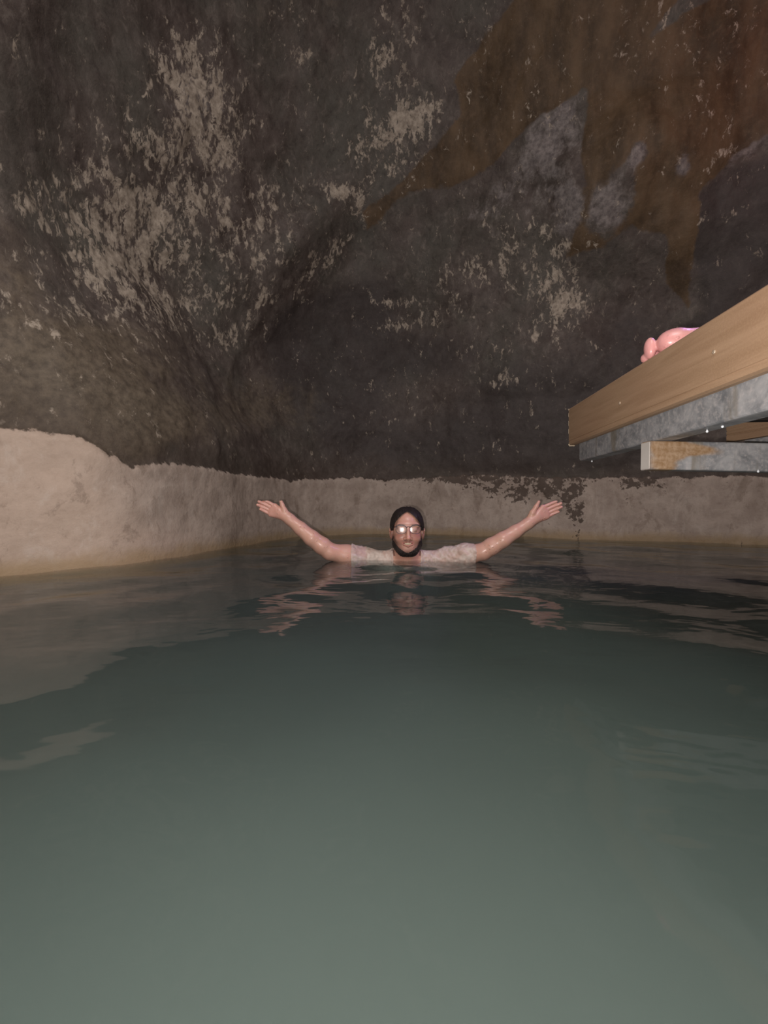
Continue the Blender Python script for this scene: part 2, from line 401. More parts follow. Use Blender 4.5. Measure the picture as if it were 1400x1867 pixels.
DARKS = [(640, 560, 120, 60, -25, .9), (620, 690, 90, 110, 0, .9), (560, 640, 60, 90, -20, .6), (760, 640, 130, 50, 0, .7), (1000, 740, 160, 90, 0, .9), (830, 800, 250, 60, 0, .5), (1050, 830, 300, 30, 0, .8),
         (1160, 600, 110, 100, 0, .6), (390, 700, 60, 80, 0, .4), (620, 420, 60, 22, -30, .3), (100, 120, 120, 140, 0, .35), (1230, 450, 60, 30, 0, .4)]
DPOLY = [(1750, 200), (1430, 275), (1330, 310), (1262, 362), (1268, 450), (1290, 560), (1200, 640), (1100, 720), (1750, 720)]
PEEL = [(905, 885, 55, 26, 0, 1.0), (1035, 900, 32, 38, 0, 1.05), (1052, 940, 14, 50, 0, .95), (990, 885, 30, 25, 0, .8), (820, 870, 50, 14, 0, .7), (1160, 880, 60, 14, 0, .7), (1150, 912, 20, 12, 0, .6), (720, 868, 60, 12, 0, .7), (960, 900, 30, 20, 0, .6), (1225, 905, 20, 20, 0, .5), (1050, 875, 280, 14, 0, .5)]

bu = np.array([-400, 0, 130, 160, 215, 240, 330, 420, 520, 640, 700, 760, 850, 1000, 1180, 1290, 1400, 2000.])   # crust top height along the wall
bvz = np.array([.60, .60, .60, .575, .50, .475, .515, .50, .50, .545, .53, .54, .57, .52, .50, .50, .485, .48])
def build_wall():
    nf, nh = len(foot), len(hz)
    tan = np.roll(foot, -1, 0) - np.roll(foot, 1, 0); nrm = np.stack([tan[:, 1], -tan[:, 0]], 1); nrm /= np.linalg.norm(nrm, axis=1)[:, None]
    # make it point into the cave
    s = np.sign(((C0 - foot) * nrm).sum(1)); nrm *= s[:, None]
    sh = shrink(hz)
    tb = np.clip((hz - .45) / 1.5, 0, 1)[:, None]; tb = tb * tb * (3 - 2 * tb)
    X = foot[:, 0][None] * (1 - tb) + foot_up[:, 0][None] * tb; Y = foot[:, 1][None] * (1 - tb) + foot_up[:, 1][None] * tb
    X = C0[0] + (X - C0[0]) * sh[:, None]; Y = C0[1] + (Y - C0[1]) * sh[:, None]
    Z = np.repeat(hz[:, None], nf, 1)
    Ys = np.where(Y > .35, Y, np.nan)
    u = np.nan_to_num(700 + F_PX * X / Ys, nan=-3000); v = np.nan_to_num(HOR - F_PX * (Z - CAM_H) / Ys, nan=-3000)
    # relief
    amp = np.clip((Z + .1) / .9, .12, 1) * np.clip((TOP - Z) / .8, 0, 1)
    d = .13 * fbm(X * .8, Y * .8, Z * .8, 3) * amp + .045 * fbm(X * 2.7, Y * 2.7, Z * 2.7, 3) * amp + .014 * fbm(X * 9, Y * 9, Z * 9, 3) * np.clip(amp + .15, 0, 1)
    d -= .16 * (blob(u, v, 640, 590, 130, 100, -20) + .7 * blob(u, v, 1150, 560, 160, 90))
    d += .10 * (blob(u, v, 560, 420, 120, 40, -45) + blob(u, v, 900, 420, 200, 50, -20)) + .16 * blob(u, v, 1180, 300, 170, 120, -20)
    ledge = poly(u, v, [(455, 680), (500, 590), (560, 515), (640, 440), (700, 408), (760, 372), (900, 335), (1010, 330), (1040, 475), (1180, 470), (1280, 520), (1280, 720), (900, 760), (455, 760)], 24)
    d -= .05 * ledge * (Y > 1)
    bh = np.interp(u, bu, bvz) + .022 * fbm(X * 9, Y * 9, np.full_like(X, .5), 3) + .012 * fbm(X * 30, Y * 30, np.full_like(X, .5), 2)
    band = bh - Z
    st = 1 / (1 + np.exp(-np.clip(band, -1, 1) / .006))
    d += .022 * st
    X = X + d * nrm[:, 0][None]; Y = Y + d * nrm[:, 1][None]
    V = np.stack([X, Y, Z], -1).reshape(-1, 3)
    i = np.arange(nh - 1)[:, None] * nf; j = np.arange(nf)[None]; j2 = (j + 1) % nf
    Fq = np.stack([i + j, i + j2, i + nf + j2, i + nf + j], -1).reshape(-1, 4)
    o = mesh_obj('wall_cave', V, Fq, M['rock'], smooth=True)
    u = u.ravel(); v = v.ravel()
    S_ = lambda L: sum(b[5] * blob(u, v, *b[:5]) for b in L)
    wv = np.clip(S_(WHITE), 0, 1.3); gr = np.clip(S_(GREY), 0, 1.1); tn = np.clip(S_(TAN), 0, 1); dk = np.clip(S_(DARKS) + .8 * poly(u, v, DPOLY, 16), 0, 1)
    ru = np.clip(poly(u, v, RUST[0], 10) + poly(u, v, RUST[1], 10), 0, 1) - np.clip(S_(HOLES), 0, 1)
    pk = np.clip(S_(PEEL), 0, 1); un = (u < -1500)
    wv[un] = .35; gr[un] = 0; tn[un] = .2; dk[un] = .2
    set_col(o, 'stain_a', np.stack([wv, np.clip(ru, 0, 1), gr], 1)); set_col(o, 'stain_b', np.stack([tn, dk, pk], 1)); set_float(o, 'band', band.ravel())
    tag(o, kind='structure'); return o
wall = build_wall()

fl = mesh_obj('floor', [(x, y, -1.5) for x, y in foot], [tuple(range(len(foot)))], M['silt']); tag(fl, kind='structure')

# ------------------------------------------------------------------ water
def build_water():
    x = np.concatenate([np.linspace(-2.6, -1.8, 12), np.linspace(-1.8, 2.6, 300)[1:], np.linspace(2.6, 4.2, 24)[1:]])
    y = np.concatenate([np.linspace(-3.2, 0, 40), np.linspace(0, 4.3, 360)[1:]])
    X, Y = np.meshgrid(x, y)
    Z = np.zeros_like(X)
    rs = np.random.RandomState(3)
    for lam, a, th in [(1.1, .0024, 1.3), (.62, .0024, .5), (.47, .0021, 2.0), (.36, .0016, 1.1), (.27, .0009, -.3), (.22, .0006, 2.6), (.17, .00035, .9)]:
        k = 2 * math.pi / lam; ph = rs.rand() * 6
        wob = .6 * fbm(X * 1.1 + lam * 9, Y * 1.1, np.full_like(X, lam), 2)
        Z += a * np.sin(k * (X * math.cos(th) + Y * math.sin(th)) + ph + 2.2 * wob)
    r = np.hypot(X - .12, Y - 2.1)
    Z += .0012 * np.sin(2 * math.pi * r / .21 + 1.1) * np.exp(-np.clip(r - .35, 0, 9) / .55) * np.clip(r / .25, 0, 1)
    ny, nx = X.shape
    V = np.stack([X, Y, Z], -1).reshape(-1, 3)
    i = np.arange(ny - 1)[:, None] * nx; j = np.arange(nx - 1)[None]
    top = np.stack([i + j, i + j + 1, i + nx + j + 1, i + nx + j], -1).reshape(-1, 4)
    # sides and bottom
    ring = np.concatenate([np.arange(nx), np.arange(1, ny) * nx + nx - 1, (ny - 1) * nx + np.arange(nx - 2, -1, -1), np.arange(ny - 2, 0, -1) * nx])
    low = V[ring].copy(); low[:, 2] = -1.6; base = len(V); m = len(ring); k = np.arange(m); k2 = (k + 1) % m
    side = np.stack([ring[k2], ring[k], base + k, base + k2], 1)
    cen = base + m
    V = np.vstack([V, low, [[.8, .5, -1.6]]])
    faces = np.vstack([top, side])
    # fan bottom as quads (pairs of edges)
    assert m % 2 == 0 or True
    q = []
    for a in range(0, m - 1, 2): q.append((cen, base + (a + 2) % m, base + a + 1, base + a))
    if m % 2: q[-1] = q[-1]; q.append((cen, base, base + m - 1, base + m - 1))
    faces = np.vstack([faces, np.array(q)])
    o = mesh_obj('pool_water', V, faces, M['water'], smooth=True)
    tag(o, 'murky grey-green pool water filling the cave, faintly rippled', 'water', kind='stuff')
    return o
water = build_water()

# ------------------------------------------------------------------ deck
def board_mesh(L, prof, stations=2):
    """extrude a closed profile [(x,z)...] along +Y; returns verts, faces"""
    ys = np.linspace(0, L, stations); n = len(prof)
    V = [(p[0], y, p[1]) for y in ys for p in prof]
    Fc = []
    for s in range(stations - 1):
        for i in range(n):
            a = s * n + i; b = s * n + (i + 1) % n; Fc.append((a, b, b + n, a + n))
    Fc.append(tuple(range(n))[::-1]); Fc.append(tuple((stations - 1) * n + i for i in range(n)))
    return V, Fc
def tube_profile(wd, ht, r=.006, x0=0, z0=0):
    pts = []
    for cx, cz, a0 in ((wd - r, ht - r, 0), (r, ht - r, 90), (r, r, 180), (wd - r, r, 270)):
        for k in range(4):
            a = math.radians(a0 + 30 * k); pts.append((x0 + cx + r * math.cos(a), z0 + cz + r * math.sin(a)))
    out = []
    for i, p in enumerate(pts):
        q = pts[(i + 1) % len(pts)]; out.append(p); n = int(math.hypot(q[0] - p[0], q[1] - p[1]) / .006)
        for k in range(1, n): out.append((p[0] + (q[0] - p[0]) * k / n, p[1] + (q[1] - p[1]) * k / n))
    return out
def box(cx, cy, cz, sx, sy, sz, bev=0.0):
    import bmesh
    bm = bmesh.new(); bmesh.ops.create_cube(bm, size=1)
    for v in bm.verts: v.co = Vector((cx + v.co.x * sx, cy + v.co.y * sy, cz + v.co.z * sz))
    if bev: bmesh.ops.bevel(bm, geom=list(bm.edges), offset=bev, segments=2, affect='EDGES')
    V = [tuple(v.co) for v in bm.verts]; Fc = [tuple(v.index for v in f.verts) for f in bm.faces]; bm.free(); return V, Fc
def bobj(name, vf, mat, parent, smooth=False): return mesh_obj(name, vf[0], vf[1], mat, parent, smooth)

ZT = CAM_H + .366; ZB = CAM_H + .226
ang = -math.atan(.08)
deck = empty('viewing_deck', (.705, 1.57, ZB), ang)
tag(deck, 'raised tan composite deck on galvanised steel beams jutting over the pool at right', 'deck')
L = 2.3; H = ZT - ZB
fas = [(0, H - .004), (.004, H), (.024, H), (.024, 0), (.012, 0), (.003, .003), (0, .008), (0, .0135), (.0025, .0145), (.0025, .0165), (0, .0175)]
V, Fc = board_mesh(L, fas, 24); V = [(x, y - L, z) for x, y, z in V]
bobj('fascia_board', (V, Fc), M['board'], deck)
V, Fc = board_mesh(L - .02, tube_profile(.055, .12, .007, .032, -.061), 2); V = [(x, y - L, z) for x, y, z in V]
sb = bobj('steel_beam', (V, Fc), M['steel'], deck); set_float(sb, 'stain', np.zeros(len(V)))
# frayed light end of the board: short chips
rs = np.random.RandomState(5)
for z0, z1 in ((.133, .139), (.108, .124), (.075, .094), (.044, .063), (.0, .006)):
    tag(bobj('edge_chip', box(.0015, .0015, (z0 + z1) / 2, .0035, .003, z1 - z0, .0006), M['chip'], deck), 'pale chip on the sawn board end')
bobj('edge_chip', box(.012, .001, -.0015, .02, .003, .003, .0006), M['chip'], deck)
def lathe(prof, n=16, axis='x'):
    V, Fc = [], []
    for (r, h) in prof:
        for k in range(n):
            a = 2 * math.pi * k / n
            p = (h, r * math.cos(a), r * math.sin(a)) if axis == 'x' else (r * math.cos(a), r * math.sin(a), h); V.append(p)
    for s in range(len(prof) - 1):
        for k in range(n):
            a = s * n + k; b = s * n + (k + 1) % n; Fc.append((a, b, b + n, a + n))
    Fc.append(tuple(range(n))); Fc.append(tuple((len(prof) - 1) * n + i for i in range(n))[::-1])
    return V, Fc
c_, s_ = math.cos(ang), math.sin(ang)
def to_deck(p):
    dx, dy = p[0] - .705, p[1] - 1.57
    return (dx * c_ + dy * s_, -dx * s_ + dy * c_, p[2] - ZB)
for px, py in ((1130, 735), (1302, 642), ):
    r = (px - 700) / F_PX; Yd = .579 / (r - .08); p = to_deck((r * Yd, Yd, CAM_H + (HOR - py) / F_PX * Yd))
    V, Fc = lathe([(.001, .001), (.0035, .001), (.0045, -.0005), (.004, -.002), (.0015, -.0028), (.0005, -.0022)], 12)
    V = [(x + p[0], y + p[1], z + p[2]) for x, y, z in V]
    bobj('screw', (V, Fc), M['screw'], deck, True)
# cross beam bolted under the steel beam (slightly out of level)
cb_p = to_deck((.686, 1.058, CAM_H + .165 - .0745))
Vc, Fcc = board_mesh(2.3, [(p[0], p[1]) for p in tube_profile(.042, .0745, .005)], 260)
Vc = np.array(Vc)
Vr = np.stack([Vc[:, 1], Vc[:, 0], Vc[:, 2]], 1)      # run along +X, depth along +Y
cbm = empty  # (name kept free)
o = mesh_obj('cross_beam', Vr, Fcc, M['steel'], deck)
o.location = cb_p; o.rotation_euler = (0, math.radians(1.1), -ang)
# finer stain map on the cross beam's face
def stain(x, z): return .85 * math.exp(-((x - .045) / .06) ** 2) + .9 * math.exp(-(((x - .11) / .07) ** 2 + ((z - .052) / .016) ** 2)) - .35 * math.exp(-(((x - .09) / .05) ** 2 + ((z - .012) / .02) ** 2))
set_float(o, 'stain', [stain(v[0], v[2]) for v in Vr])
V, Fc = box(-.0012, .021, .037, .0022, .036, .070, .001); bobj('end_cap', (V, Fc), M['cap'], o)
tag(o, 'rust-stained galvanised cross beam under the deck')
# second fascia and beam farther in, and joists coloured dark for the shade there
V, Fc = board_mesh(1.4, [(0, H - .004), (.004, H), (.024, H), (.024, 0), (0, 0), (0, .022), (.002, .023), (.002, .026), (0, .027), (0, .036), (.002, .037), (.002, .040), (0, .041)], 4)
V = [(x, y - 1.4, z) for x, y, z in V]
o2 = mesh_obj('fascia_board', V, Fc, M['board'], deck); o2.location = to_deck((1.24, 1.49, ZB)); o2.rotation_euler = (0, 0, math.atan(.10) - ang)
V, Fc = board_mesh(1.36, tube_profile(.05, .075, .006, .03, -.061), 2); V = [(x, y - 1.4, z) for x, y, z in V]
o3 = mesh_obj('steel_beam', V, Fc, M['steel'], deck); o3.location = o2.location; o3.rotation_euler = o2.rotation_euler; set_float(o3, 'stain', np.zeros(len(V)))
for yy in (-.30, -1.15, -1.95):
    V, Fc = box(1.25, yy, .075, 2.25, .045, .10, .004); bobj('joist', (V, Fc), M['dark'], deck)
V, Fc = box(2.5, -1.1, .075, .05, 2.2, .10, .004); bobj('rim_joist', (V, Fc), M['dark'], deck)
# decking boards (surface pattern in one part)
Vs, Fs = [], []
for k in range(16):
    v_, f_ = box(1.27, -.07 - k * .144, H - .0125 + .0, 2.49, .138, .024, .003); n0 = len(Vs); Vs += v_; Fs += [tuple(i + n0 for i in f) for f in f_]
Vs = [(x + .0 if x > .1 else .0245, y, z) for x, y, z in Vs]
bobj('decking', (Vs, Fs), M['board'], deck)
# drips hanging from the steel
def drop(px, py, Yd, r=.0028):
    p = at(px, py, Yd); V, Fc = lathe([(.0003, .0045), (.0012, .003), (.0026, .0), (.0024, -.0016), (.0012, -.0028), (.0003, -.003)], 12, 'z')
    o = mesh_obj('water_drop', np.array(V) * (r / .0028), Fc, M['drop'], None, True); o.location = p
    return o
for px, py, Yd, lb in ((1289, 786.5, .905, 'clear water drop under the long steel beam, just right of the cross beam end'),
                       (1317, 777.5, .862, 'small clear water drop on the long steel beam just above the inner tan board'),
                       (1382, 859.5, 1.055, 'clear water drop hanging below the rust-stained cross beam'),
                       (1079, 841, 1.46, 'clear water drop near the far free end of the long steel beam')):
    o = drop(px, py, Yd); tag(o, lb, 'water drop', 'drips under the deck beams')

# ------------------------------------------------------------------ implicit-surface modeller (bodies)
class Field:
    def __init__(s, xs, ys, zs, init=1.0):
        s.ax = [np.asarray(a, np.float32) for a in (xs, ys, zs)]
        s.d = np.full([len(a) for a in s.ax], init, np.float32)
    def sub(s, lo, hi):
        sl = tuple(slice(int(np.searchsorted(a, l)), int(np.searchsorted(a, h)) + 1) for a, l, h in zip(s.ax, lo, hi))
        if any(q.stop - q.start < 1 for q in sl): return None, None
        g = np.meshgrid(*[a[q] for a, q in zip(s.ax, sl)], indexing='ij', sparse=True)
        return sl, g
    def put(s, dist, lo, hi, k=.01, op='u'):
        pad = k + .016
        sl, g = s.sub(np.array(lo) - pad, np.array(hi) + pad)
        if sl is None: return
        b = dist(*g); a = s.d[sl]
        if a.size == 0: return
        if op == 'u':
            h = np.clip(.5 + .5 * (a - b) / k, 0, 1); s.d[sl] = a * (1 - h) + b * h - k * h * (1 - h)
        elif op == 's':
            b = -b; h = np.clip(.5 - .5 * (a - b) / k, 0, 1); s.d[sl] = a * (1 - h) + b * h + k * h * (1 - h)
    def cap(s, a, b, ra, rb=None, k=.01, op='u'):
        a = np.array(a, float); b = np.array(b, float); rb = ra if rb is None else rb; e = b - a; ee = float(e @ e) + 1e-12
        def f(x, y, z):
            t = np.clip(((x - a[0]) * e[0] + (y - a[1]) * e[1] + (z - a[2]) * e[2]) / ee, 0, 1)
            return np.sqrt((x - a[0] - t * e[0]) ** 2 + (y - a[1] - t * e[1]) ** 2 + (z - a[2] - t * e[2]) ** 2) - (ra + (rb - ra) * t)
        R = max(ra, rb); s.put(f, np.minimum(a, b) - R, np.maximum(a, b) + R, k, op)
    def ell(s, c, r, k=.01, op='u', rot=None):
        c = np.array(c, float); r = np.array(r, float); R = None if rot is None else np.array(rot)
        def f(x, y, z):
            X, Y, Z = x - c[0], y - c[1], z - c[2]
            if R is not None: X, Y, Z = R[0][0] * X + R[0][1] * Y + R[0][2] * Z, R[1][0] * X + R[1][1] * Y + R[1][2] * Z, R[2][0] * X + R[2][1] * Y + R[2][2] * Z
            q = np.sqrt((X / r[0]) ** 2 + (Y / r[1]) ** 2 + (Z / r[2]) ** 2); g = np.sqrt((X / r[0] ** 2) ** 2 + (Y / r[1] ** 2) ** 2 + (Z / r[2] ** 2) ** 2)
            return q * (q - 1) / np.maximum(g, 1e-6)
        m = r if rot is None else np.full(3, r.max()); s.put(f, c - m, c + m, k, op)
    def path(s, pts, rad, k=.01):
        for i in range(len(pts) - 1): s.cap(pts[i], pts[i + 1], rad[i], rad[i + 1], k)
    def mesh(s):
        d = s.d; I = d < 0; nx, ny, nz = d.shape
        cell = np.zeros((nx - 1, ny - 1, nz - 1), np.uint8)
        for a in (0, 1):
            for b in (0, 1):
                for c in (0, 1): cell += I[a:nx - 1 + a, b:ny - 1 + b, c:nz - 1 + c]
        act = (cell > 0) & (cell < 8); idx = np.full(act.shape, -1, np.int64); ci = np.argwhere(act); idx[act] = np.arange(len(ci))
        acc = np.zeros((len(ci), 3)); cnt = np.zeros(len(ci))
        X = [a.astype(float) for a in s.ax]
        for axis in range(3):
            o1, o2 = [q for q in range(3) if q != axis]
            for p in (0, 1):
                for q in (0, 1):
                    off = [0, 0, 0]; off[o1] = p; off[o2] = q; i0 = ci + off; i1 = i0.copy(); i1[:, axis] += 1
                    d0 = d[tuple(i0.T)].astype(float); d1 = d[tuple(i1.T)].astype(float); m = (d0 < 0) != (d1 < 0)
                    t = np.where(m, d0 / np.where(m, d0 - d1, 1), 0)
                    P0 = np.stack([X[k][i0[:, k]] for k in range(3)], 1); P1 = np.stack([X[k][i1[:, k]] for k in range(3)], 1)
                    acc += np.where(m[:, None], P0 + (P1 - P0) * t[:, None], 0); cnt += m
        V = acc / cnt[:, None]; Fq = []
        for axis in range(3):
            o1, o2 = (axis + 1) % 3, (axis + 2) % 3
            sl0 = [slice(None)] * 3; sl1 = [slice(None)] * 3; sl0[axis] = slice(0, -1); sl1[axis] = slice(1, None)
            ed = I[tuple(sl0)] != I[tuple(sl1)]; e = np.argwhere(ed)
            ok = (e[:, o1] > 0) & (e[:, o2] > 0) & (e[:, o1] < d.shape[o1] - 1) & (e[:, o2] < d.shape[o2] - 1); e = e[ok]
            ins = I[tuple(e.T)]
            def cid(a, b):
                q = e.copy(); q[:, o1] -= a; q[:, o2] -= b; return idx[tuple(q.T)]
            Q = np.stack([cid(1, 1), cid(0, 1), cid(0, 0), cid(1, 0)], 1); Q[~ins] = Q[~ins][:, ::-1]; Fq.append(Q)
        return V, np.vstack(Fq)
    def obj(s, name, mat, parent):
        V, Fq = s.mesh(); return mesh_obj(name, V, Fq, mat, parent, True), V

# ------------------------------------------------------------------ the swimmer
HC = np.array([.1176, 2.10, .150])     # head centre
YA = 2.05
def hp(x, y, z): return HC + np.array([x, y, z])
def head_base(f):
    f.ell(hp(0, .012, .034), (.074, .094, .084), .01)
    f.ell(hp(0, -.018, -.030), (.067, .074, .086), .03)
    f.ell(hp(0, -.055, -.088), (.030, .028, .026), .03)
    for s in (-1, 1):
        f.cap(hp(s * .054, .0, -.062), hp(s * .026, -.058, -.094), .018, .018, .025)
        f.ell(hp(s * .040, -.066, -.026), (.023, .020, .020), .02)
def head_detail(f):
    f.cap(hp(-.045, -.074, .036), hp(.045, -.074, .036), .011, .011, .02)
    for s in (-1, 1): f.ell(hp(s * .033, -.104, .014), (.018, .020, .012), .012, 's')
    f.cap(hp(0, -.088, .018), hp(0, -.108, -.022), .008, .011, .012)
    f.ell(hp(0, -.108, -.027), (.012, .011, .010), .008)
    for s in (-1, 1):
        f.ell(hp(s * .014, -.098, -.030), (.008, .010, .008), .006)
        f.ell(hp(s * .033, -.080, .013), (.0135, .012, .0115), .003)
        # ears
        f.ell(hp(s * .080, .008, -.012), (.009, .016, .030), .006); f.ell(hp(s * .086, .002, .004), (.005, .014, .016), .005)
        f.ell(hp(s * .0865, -.004, -.010), (.004, .007, .012), .004, 's')
    # smile: cavity then lips
    f.ell(hp(0, -.097, -.0545), (.029, .018, .0078), .004, 's')
    up = [(-.034, -.074, -.0455), (-.019, -.0875, -.0480), (-.005, -.0945, -.0468), (.005, -.0945, -.0468), (.019, -.0875, -.0480), (.034, -.074, -.0455)]
    lo = [(-.034, -.074, -.0455), (-.020, -.086, -.0590), (0, -.0925, -.0660), (.020, -.086, -.0590), (.034, -.074, -.0455)]
    f.path([hp(*p) for p in up], [.002, .0028, .0032, .0032, .0028, .002], .003)
    f.path([hp(*p) for p in lo], [.002, .0032, .0040, .0032, .002], .003)
def arm(f, sh, el, mid, wr, palm, tips, mcp, thumb, Y):
    Ys = 2.14
    P = lambda q, y=Y: at(q[0], q[1], y)
    S0 = at(*sh, Ys); E = P(el, Y + .03)
    f.path([S0, S0 * .45 + E * .55, E], [.057, .050, .042], .022)
    Mi = P(mid); W = P(wr)
    f.path([E, E * .55 + Mi * .45, Mi, Mi * .5 + W * .5, W], [.0425, .0425, .0385, .0325, .0265], .010)
    PC = P(palm)
    for m, r in zip(mcp, (.0125, .0125, .012, .0115)):
        f.cap(W * .8 + PC * .2, P(m), .0165, r + .0012, .012)
    f.cap(W, PC, .023, .015, .02)
    for m, t_, r, bend in zip(mcp, tips, (.0088, .0090, .0086, .0074), (.006, .010, .010, .008)):
        a = P(m); b = P(t_); c1 = a + (b - a) * .45; c1[1] -= .004; c2 = a + (b - a) * .74; c2[1] -= bend * .9; b = b.copy(); b[1] -= bend * 1.8
        f.path([a, c1, c2, b], [r + .0012, r, r * .93, r * .84], .0022)
    t0, t1, t2 = [P(q) for q in thumb]; t1 = t1 + [0, -.010, 0]; t2 = t2 + [0, -.012, 0]; th = W * .55 + t0 * .45
    f.path([th, t0 + [0, -.006, 0], t1, t2], [.017, .0145, .0105, .0075], .006)
    return E, W, PC

def build_swimmer():
    root = empty('person', (.1176, 2.14, -1.5))
    tag(root, 'smiling bearded person in glasses and wet pale shirt, neck-deep, arms spread wide', 'person')
    xs = np.arange(-.72, .96, .0026); ys = np.arange(1.90, 2.44, .0028); zs = np.concatenate([np.arange(-1.52, -.09, .011), np.arange(-.085, .31, .0025)])
    f = Field(xs, ys, zs)
    # torso and legs below the surface
    f.ell((.1176, 2.17, -.17), (.165, .105, .20), .05); f.ell((.1176, 2.18, -.42), (.145, .10, .20), .06); f.ell((.1176, 2.19, -.62), (.155, .11, .13), .05)
    f.cap((-.045, 2.165, -.035), (.28, 2.165, -.035), .052, .052, .05)
    for s in (-1, 1):
        f.path([(.1176 + s * .085, 2.19, -.66), (.1176 + s * .11, 2.15, -1.06), (.1176 + s * .12, 2.20, -1.45)], [.085, .056, .040], .03)
        f.cap((.1176 + s * .12, 2.20, -1.465), (.1176 + s * .14, 2.02, -1.475), .035, .028, .02)
    # neck and head
    f.cap(hp(0, .020, -.07), hp(0, .045, -.20), .056, .062, .025)
    f.cap(hp(-.165, .045, -.142), hp(.165, .045, -.142), .036, .036, .035)
    arm(f, (668, 1019), (602, 1006), (568, 981), (527, 946), (509, 932),
        [(482, 911.5), (474, 914.5), (471.5, 920.5), (476, 928.5)], [(501, 922.5), (497.5, 927), (494.5, 932), (493.5, 938)],
        [(519, 931), (515.5, 921), (512, 910.5)], 2.03)
    arm(f, (815, 1018), (880, 1006), (917, 984), (962, 955), (980, 941),
        [(1012, 914.5), (1019.5, 918), (1020.5, 924.5), (1016, 933)], [(989.5, 925), (994, 930.5), (996.5, 936.5), (997, 942.5)],
        [(970, 935), (975.5, 924.5), (980.5, 915)], 2.03)
    bare = f.d.copy()
    head_base(f); head_detail(f)
    o, V = f.obj('body', M['skin'], None)
    # pigment of the skin itself
    n = len(V); base = np.tile(np.array([.60, .36, .28]), (n, 1))
    q = V - HC; ax = np.abs(q[:, 0])
    def m(c, r, a): return (np.exp(-(((q - np.array(c)) / np.array(r)) ** 2).sum(1)) * a)[:, None]
    face = ((q[:, 1] < .0) & (q[:, 2] > -.14) & (ax < .1))[:, None]
    red = np.array([.56, .22, .17]); lip = np.array([.46, .20, .17]); stub = np.array([.12, .07, .06]); brow = np.array([.04, .025, .02])
    def mixin(w_, col):
        nonlocal base
        w_ = np.clip(w_, 0, 1); base = base * (1 - w_) + col * w_
    mixin(np.where(face, .35, 0), np.array([.55, .26, .19]))
    mixin(sum(m((s * .042, -.08, -.02), (.02, .03, .02), .6) for s in (-1, 1)), red)
    mixin(m((0, -.11, -.025), (.014, .02, .012), .55), red)
    for s in (-1, 1): mixin(m((s * .085, 0, -.01), (.012, .03, .03), .5), red)
    # hands pinker
    hand = np.clip((np.abs(V[:, 0] - .12) - .60) / .06, 0, 1)[:, None] * (V[:, 2] > .12)[:, None]; mixin(hand * .4, np.array([.62, .30, .27]))
    # moustache and chin stubble
    zc = -.092 + .053 * np.clip(ax / .065, 0, 1.4) ** 2.2
    st = (1 / (1 + np.exp((q[:, 2] - zc - .012) / .007)) * (q[:, 1] < .03) * (q[:, 2] > -.125) * (ax < .085) * (np.hypot(q[:, 0], q[:, 1] - .03) > .066))[:, None]; mixin(st * .75, stub)
    mixin(sum(m((s * .017, -.094, -.0415), (.017, .03, .0045), .75) for s in (-1, 1)), stub)
    mixin(sum(m((s * .034, -.075, -.062), (.006, .03, .016), .35) for s in (-1, 1)), stub)
    mixin(sum(m((s * .034, -.09, .039), (.021, .03, .0045), .9) for s in (-1, 1)), brow)
    # lips
    cz = np.where(True, -.0485, 0) - .0
    up = np.exp(-((q[:, 2] + .0475 + .0) / .0032) ** 2) * (ax < .03) * (q[:, 1] < -.074)
    lo = np.exp(-((q[:, 2] + .0655 - .018 * (ax / .031) ** 2) / .0042) ** 2) * (ax < .031) * (q[:, 1] < -.074)
    mixin((np.clip(up + lo, 0, 1) * .85)[:, None], lip)
    cav = np.exp(-((q[:, 2] + .0545) / .006) ** 2) * (ax < .024) * (q[:, 1] > -.088) * (q[:, 1] < -.06); mixin(cav[:, None], np.array([.12, .03, .03]))
    set_col(o, 'pigment', base)
    def adopt(c): c.parent = root; c.matrix_parent_inverse = root.matrix_world.inverted(); return c
    root_loc = root.location
    def local(c): c.parent = root; c.location = -root_loc; return c
    local(o)
    # shirt: a shell over torso and upper arms
    xa, xb = at(641, 1010, 2.10)[0], at(863, 1010, 2.10)[0]
    g = Field(xs, ys, zs); g.d = bare
    Xg, Yg, Zg = np.meshgrid(*g.ax, indexing='ij', sparse=True)
    top = Zg > -.75
    wr = (.0014 * np.sin(Xg * 45 + 2.5 * np.sin(Yg * 40) + 20 * Zg)).astype(np.float32) + np.zeros(g.d.shape, np.float32)
    zi = int(np.searchsorted(g.ax[2], -.08)); Xf, Yf, Zf = np.broadcast_arrays(Xg, Yg, Zg[:, :, zi:])
    wr[:, :, zi:] += (.0030 * vnoise(Xf * 30 + Zf * 25, Yf * 20, Zf * 42 + Xf * 12) + .0022 * vnoise(Xf * 95, Yf * 60, Zf * 90)).astype(np.float32)
    lim = np.maximum(np.maximum(xa - Xg, Xg - xb), -.66 - Zg)
    neck = .071 - np.hypot(Xg - HC[0], Yg - (HC[1] + .012)) - np.clip(-.005 - Zg, 0, .03) * 1.2
    colr = .004 * np.exp(-((neck + .006) / .007) ** 2)
    g.d = np.maximum(np.maximum(g.d - .0045 - wr - colr, lim), neck).astype(np.float32)
    nk = (np.hypot(Xg - HC[0], (Yg - (HC[1] - .01)) * .8) < .088) & (Zg > .052)
    g.d = np.where((Zg > .10) | nk, 1, g.d).astype(np.float32)
    so, _ = g.obj('shirt', M['shirt'], None); local(so)
    # swim shorts
    h = Field(xs, ys, zs); h.d = np.maximum(f.d - .012, np.maximum(Zg + .60, -.95 - Zg)).astype(np.float32)
    sh, _ = h.obj('shorts', M['shorts'], None); local(sh)
    del g, h, f
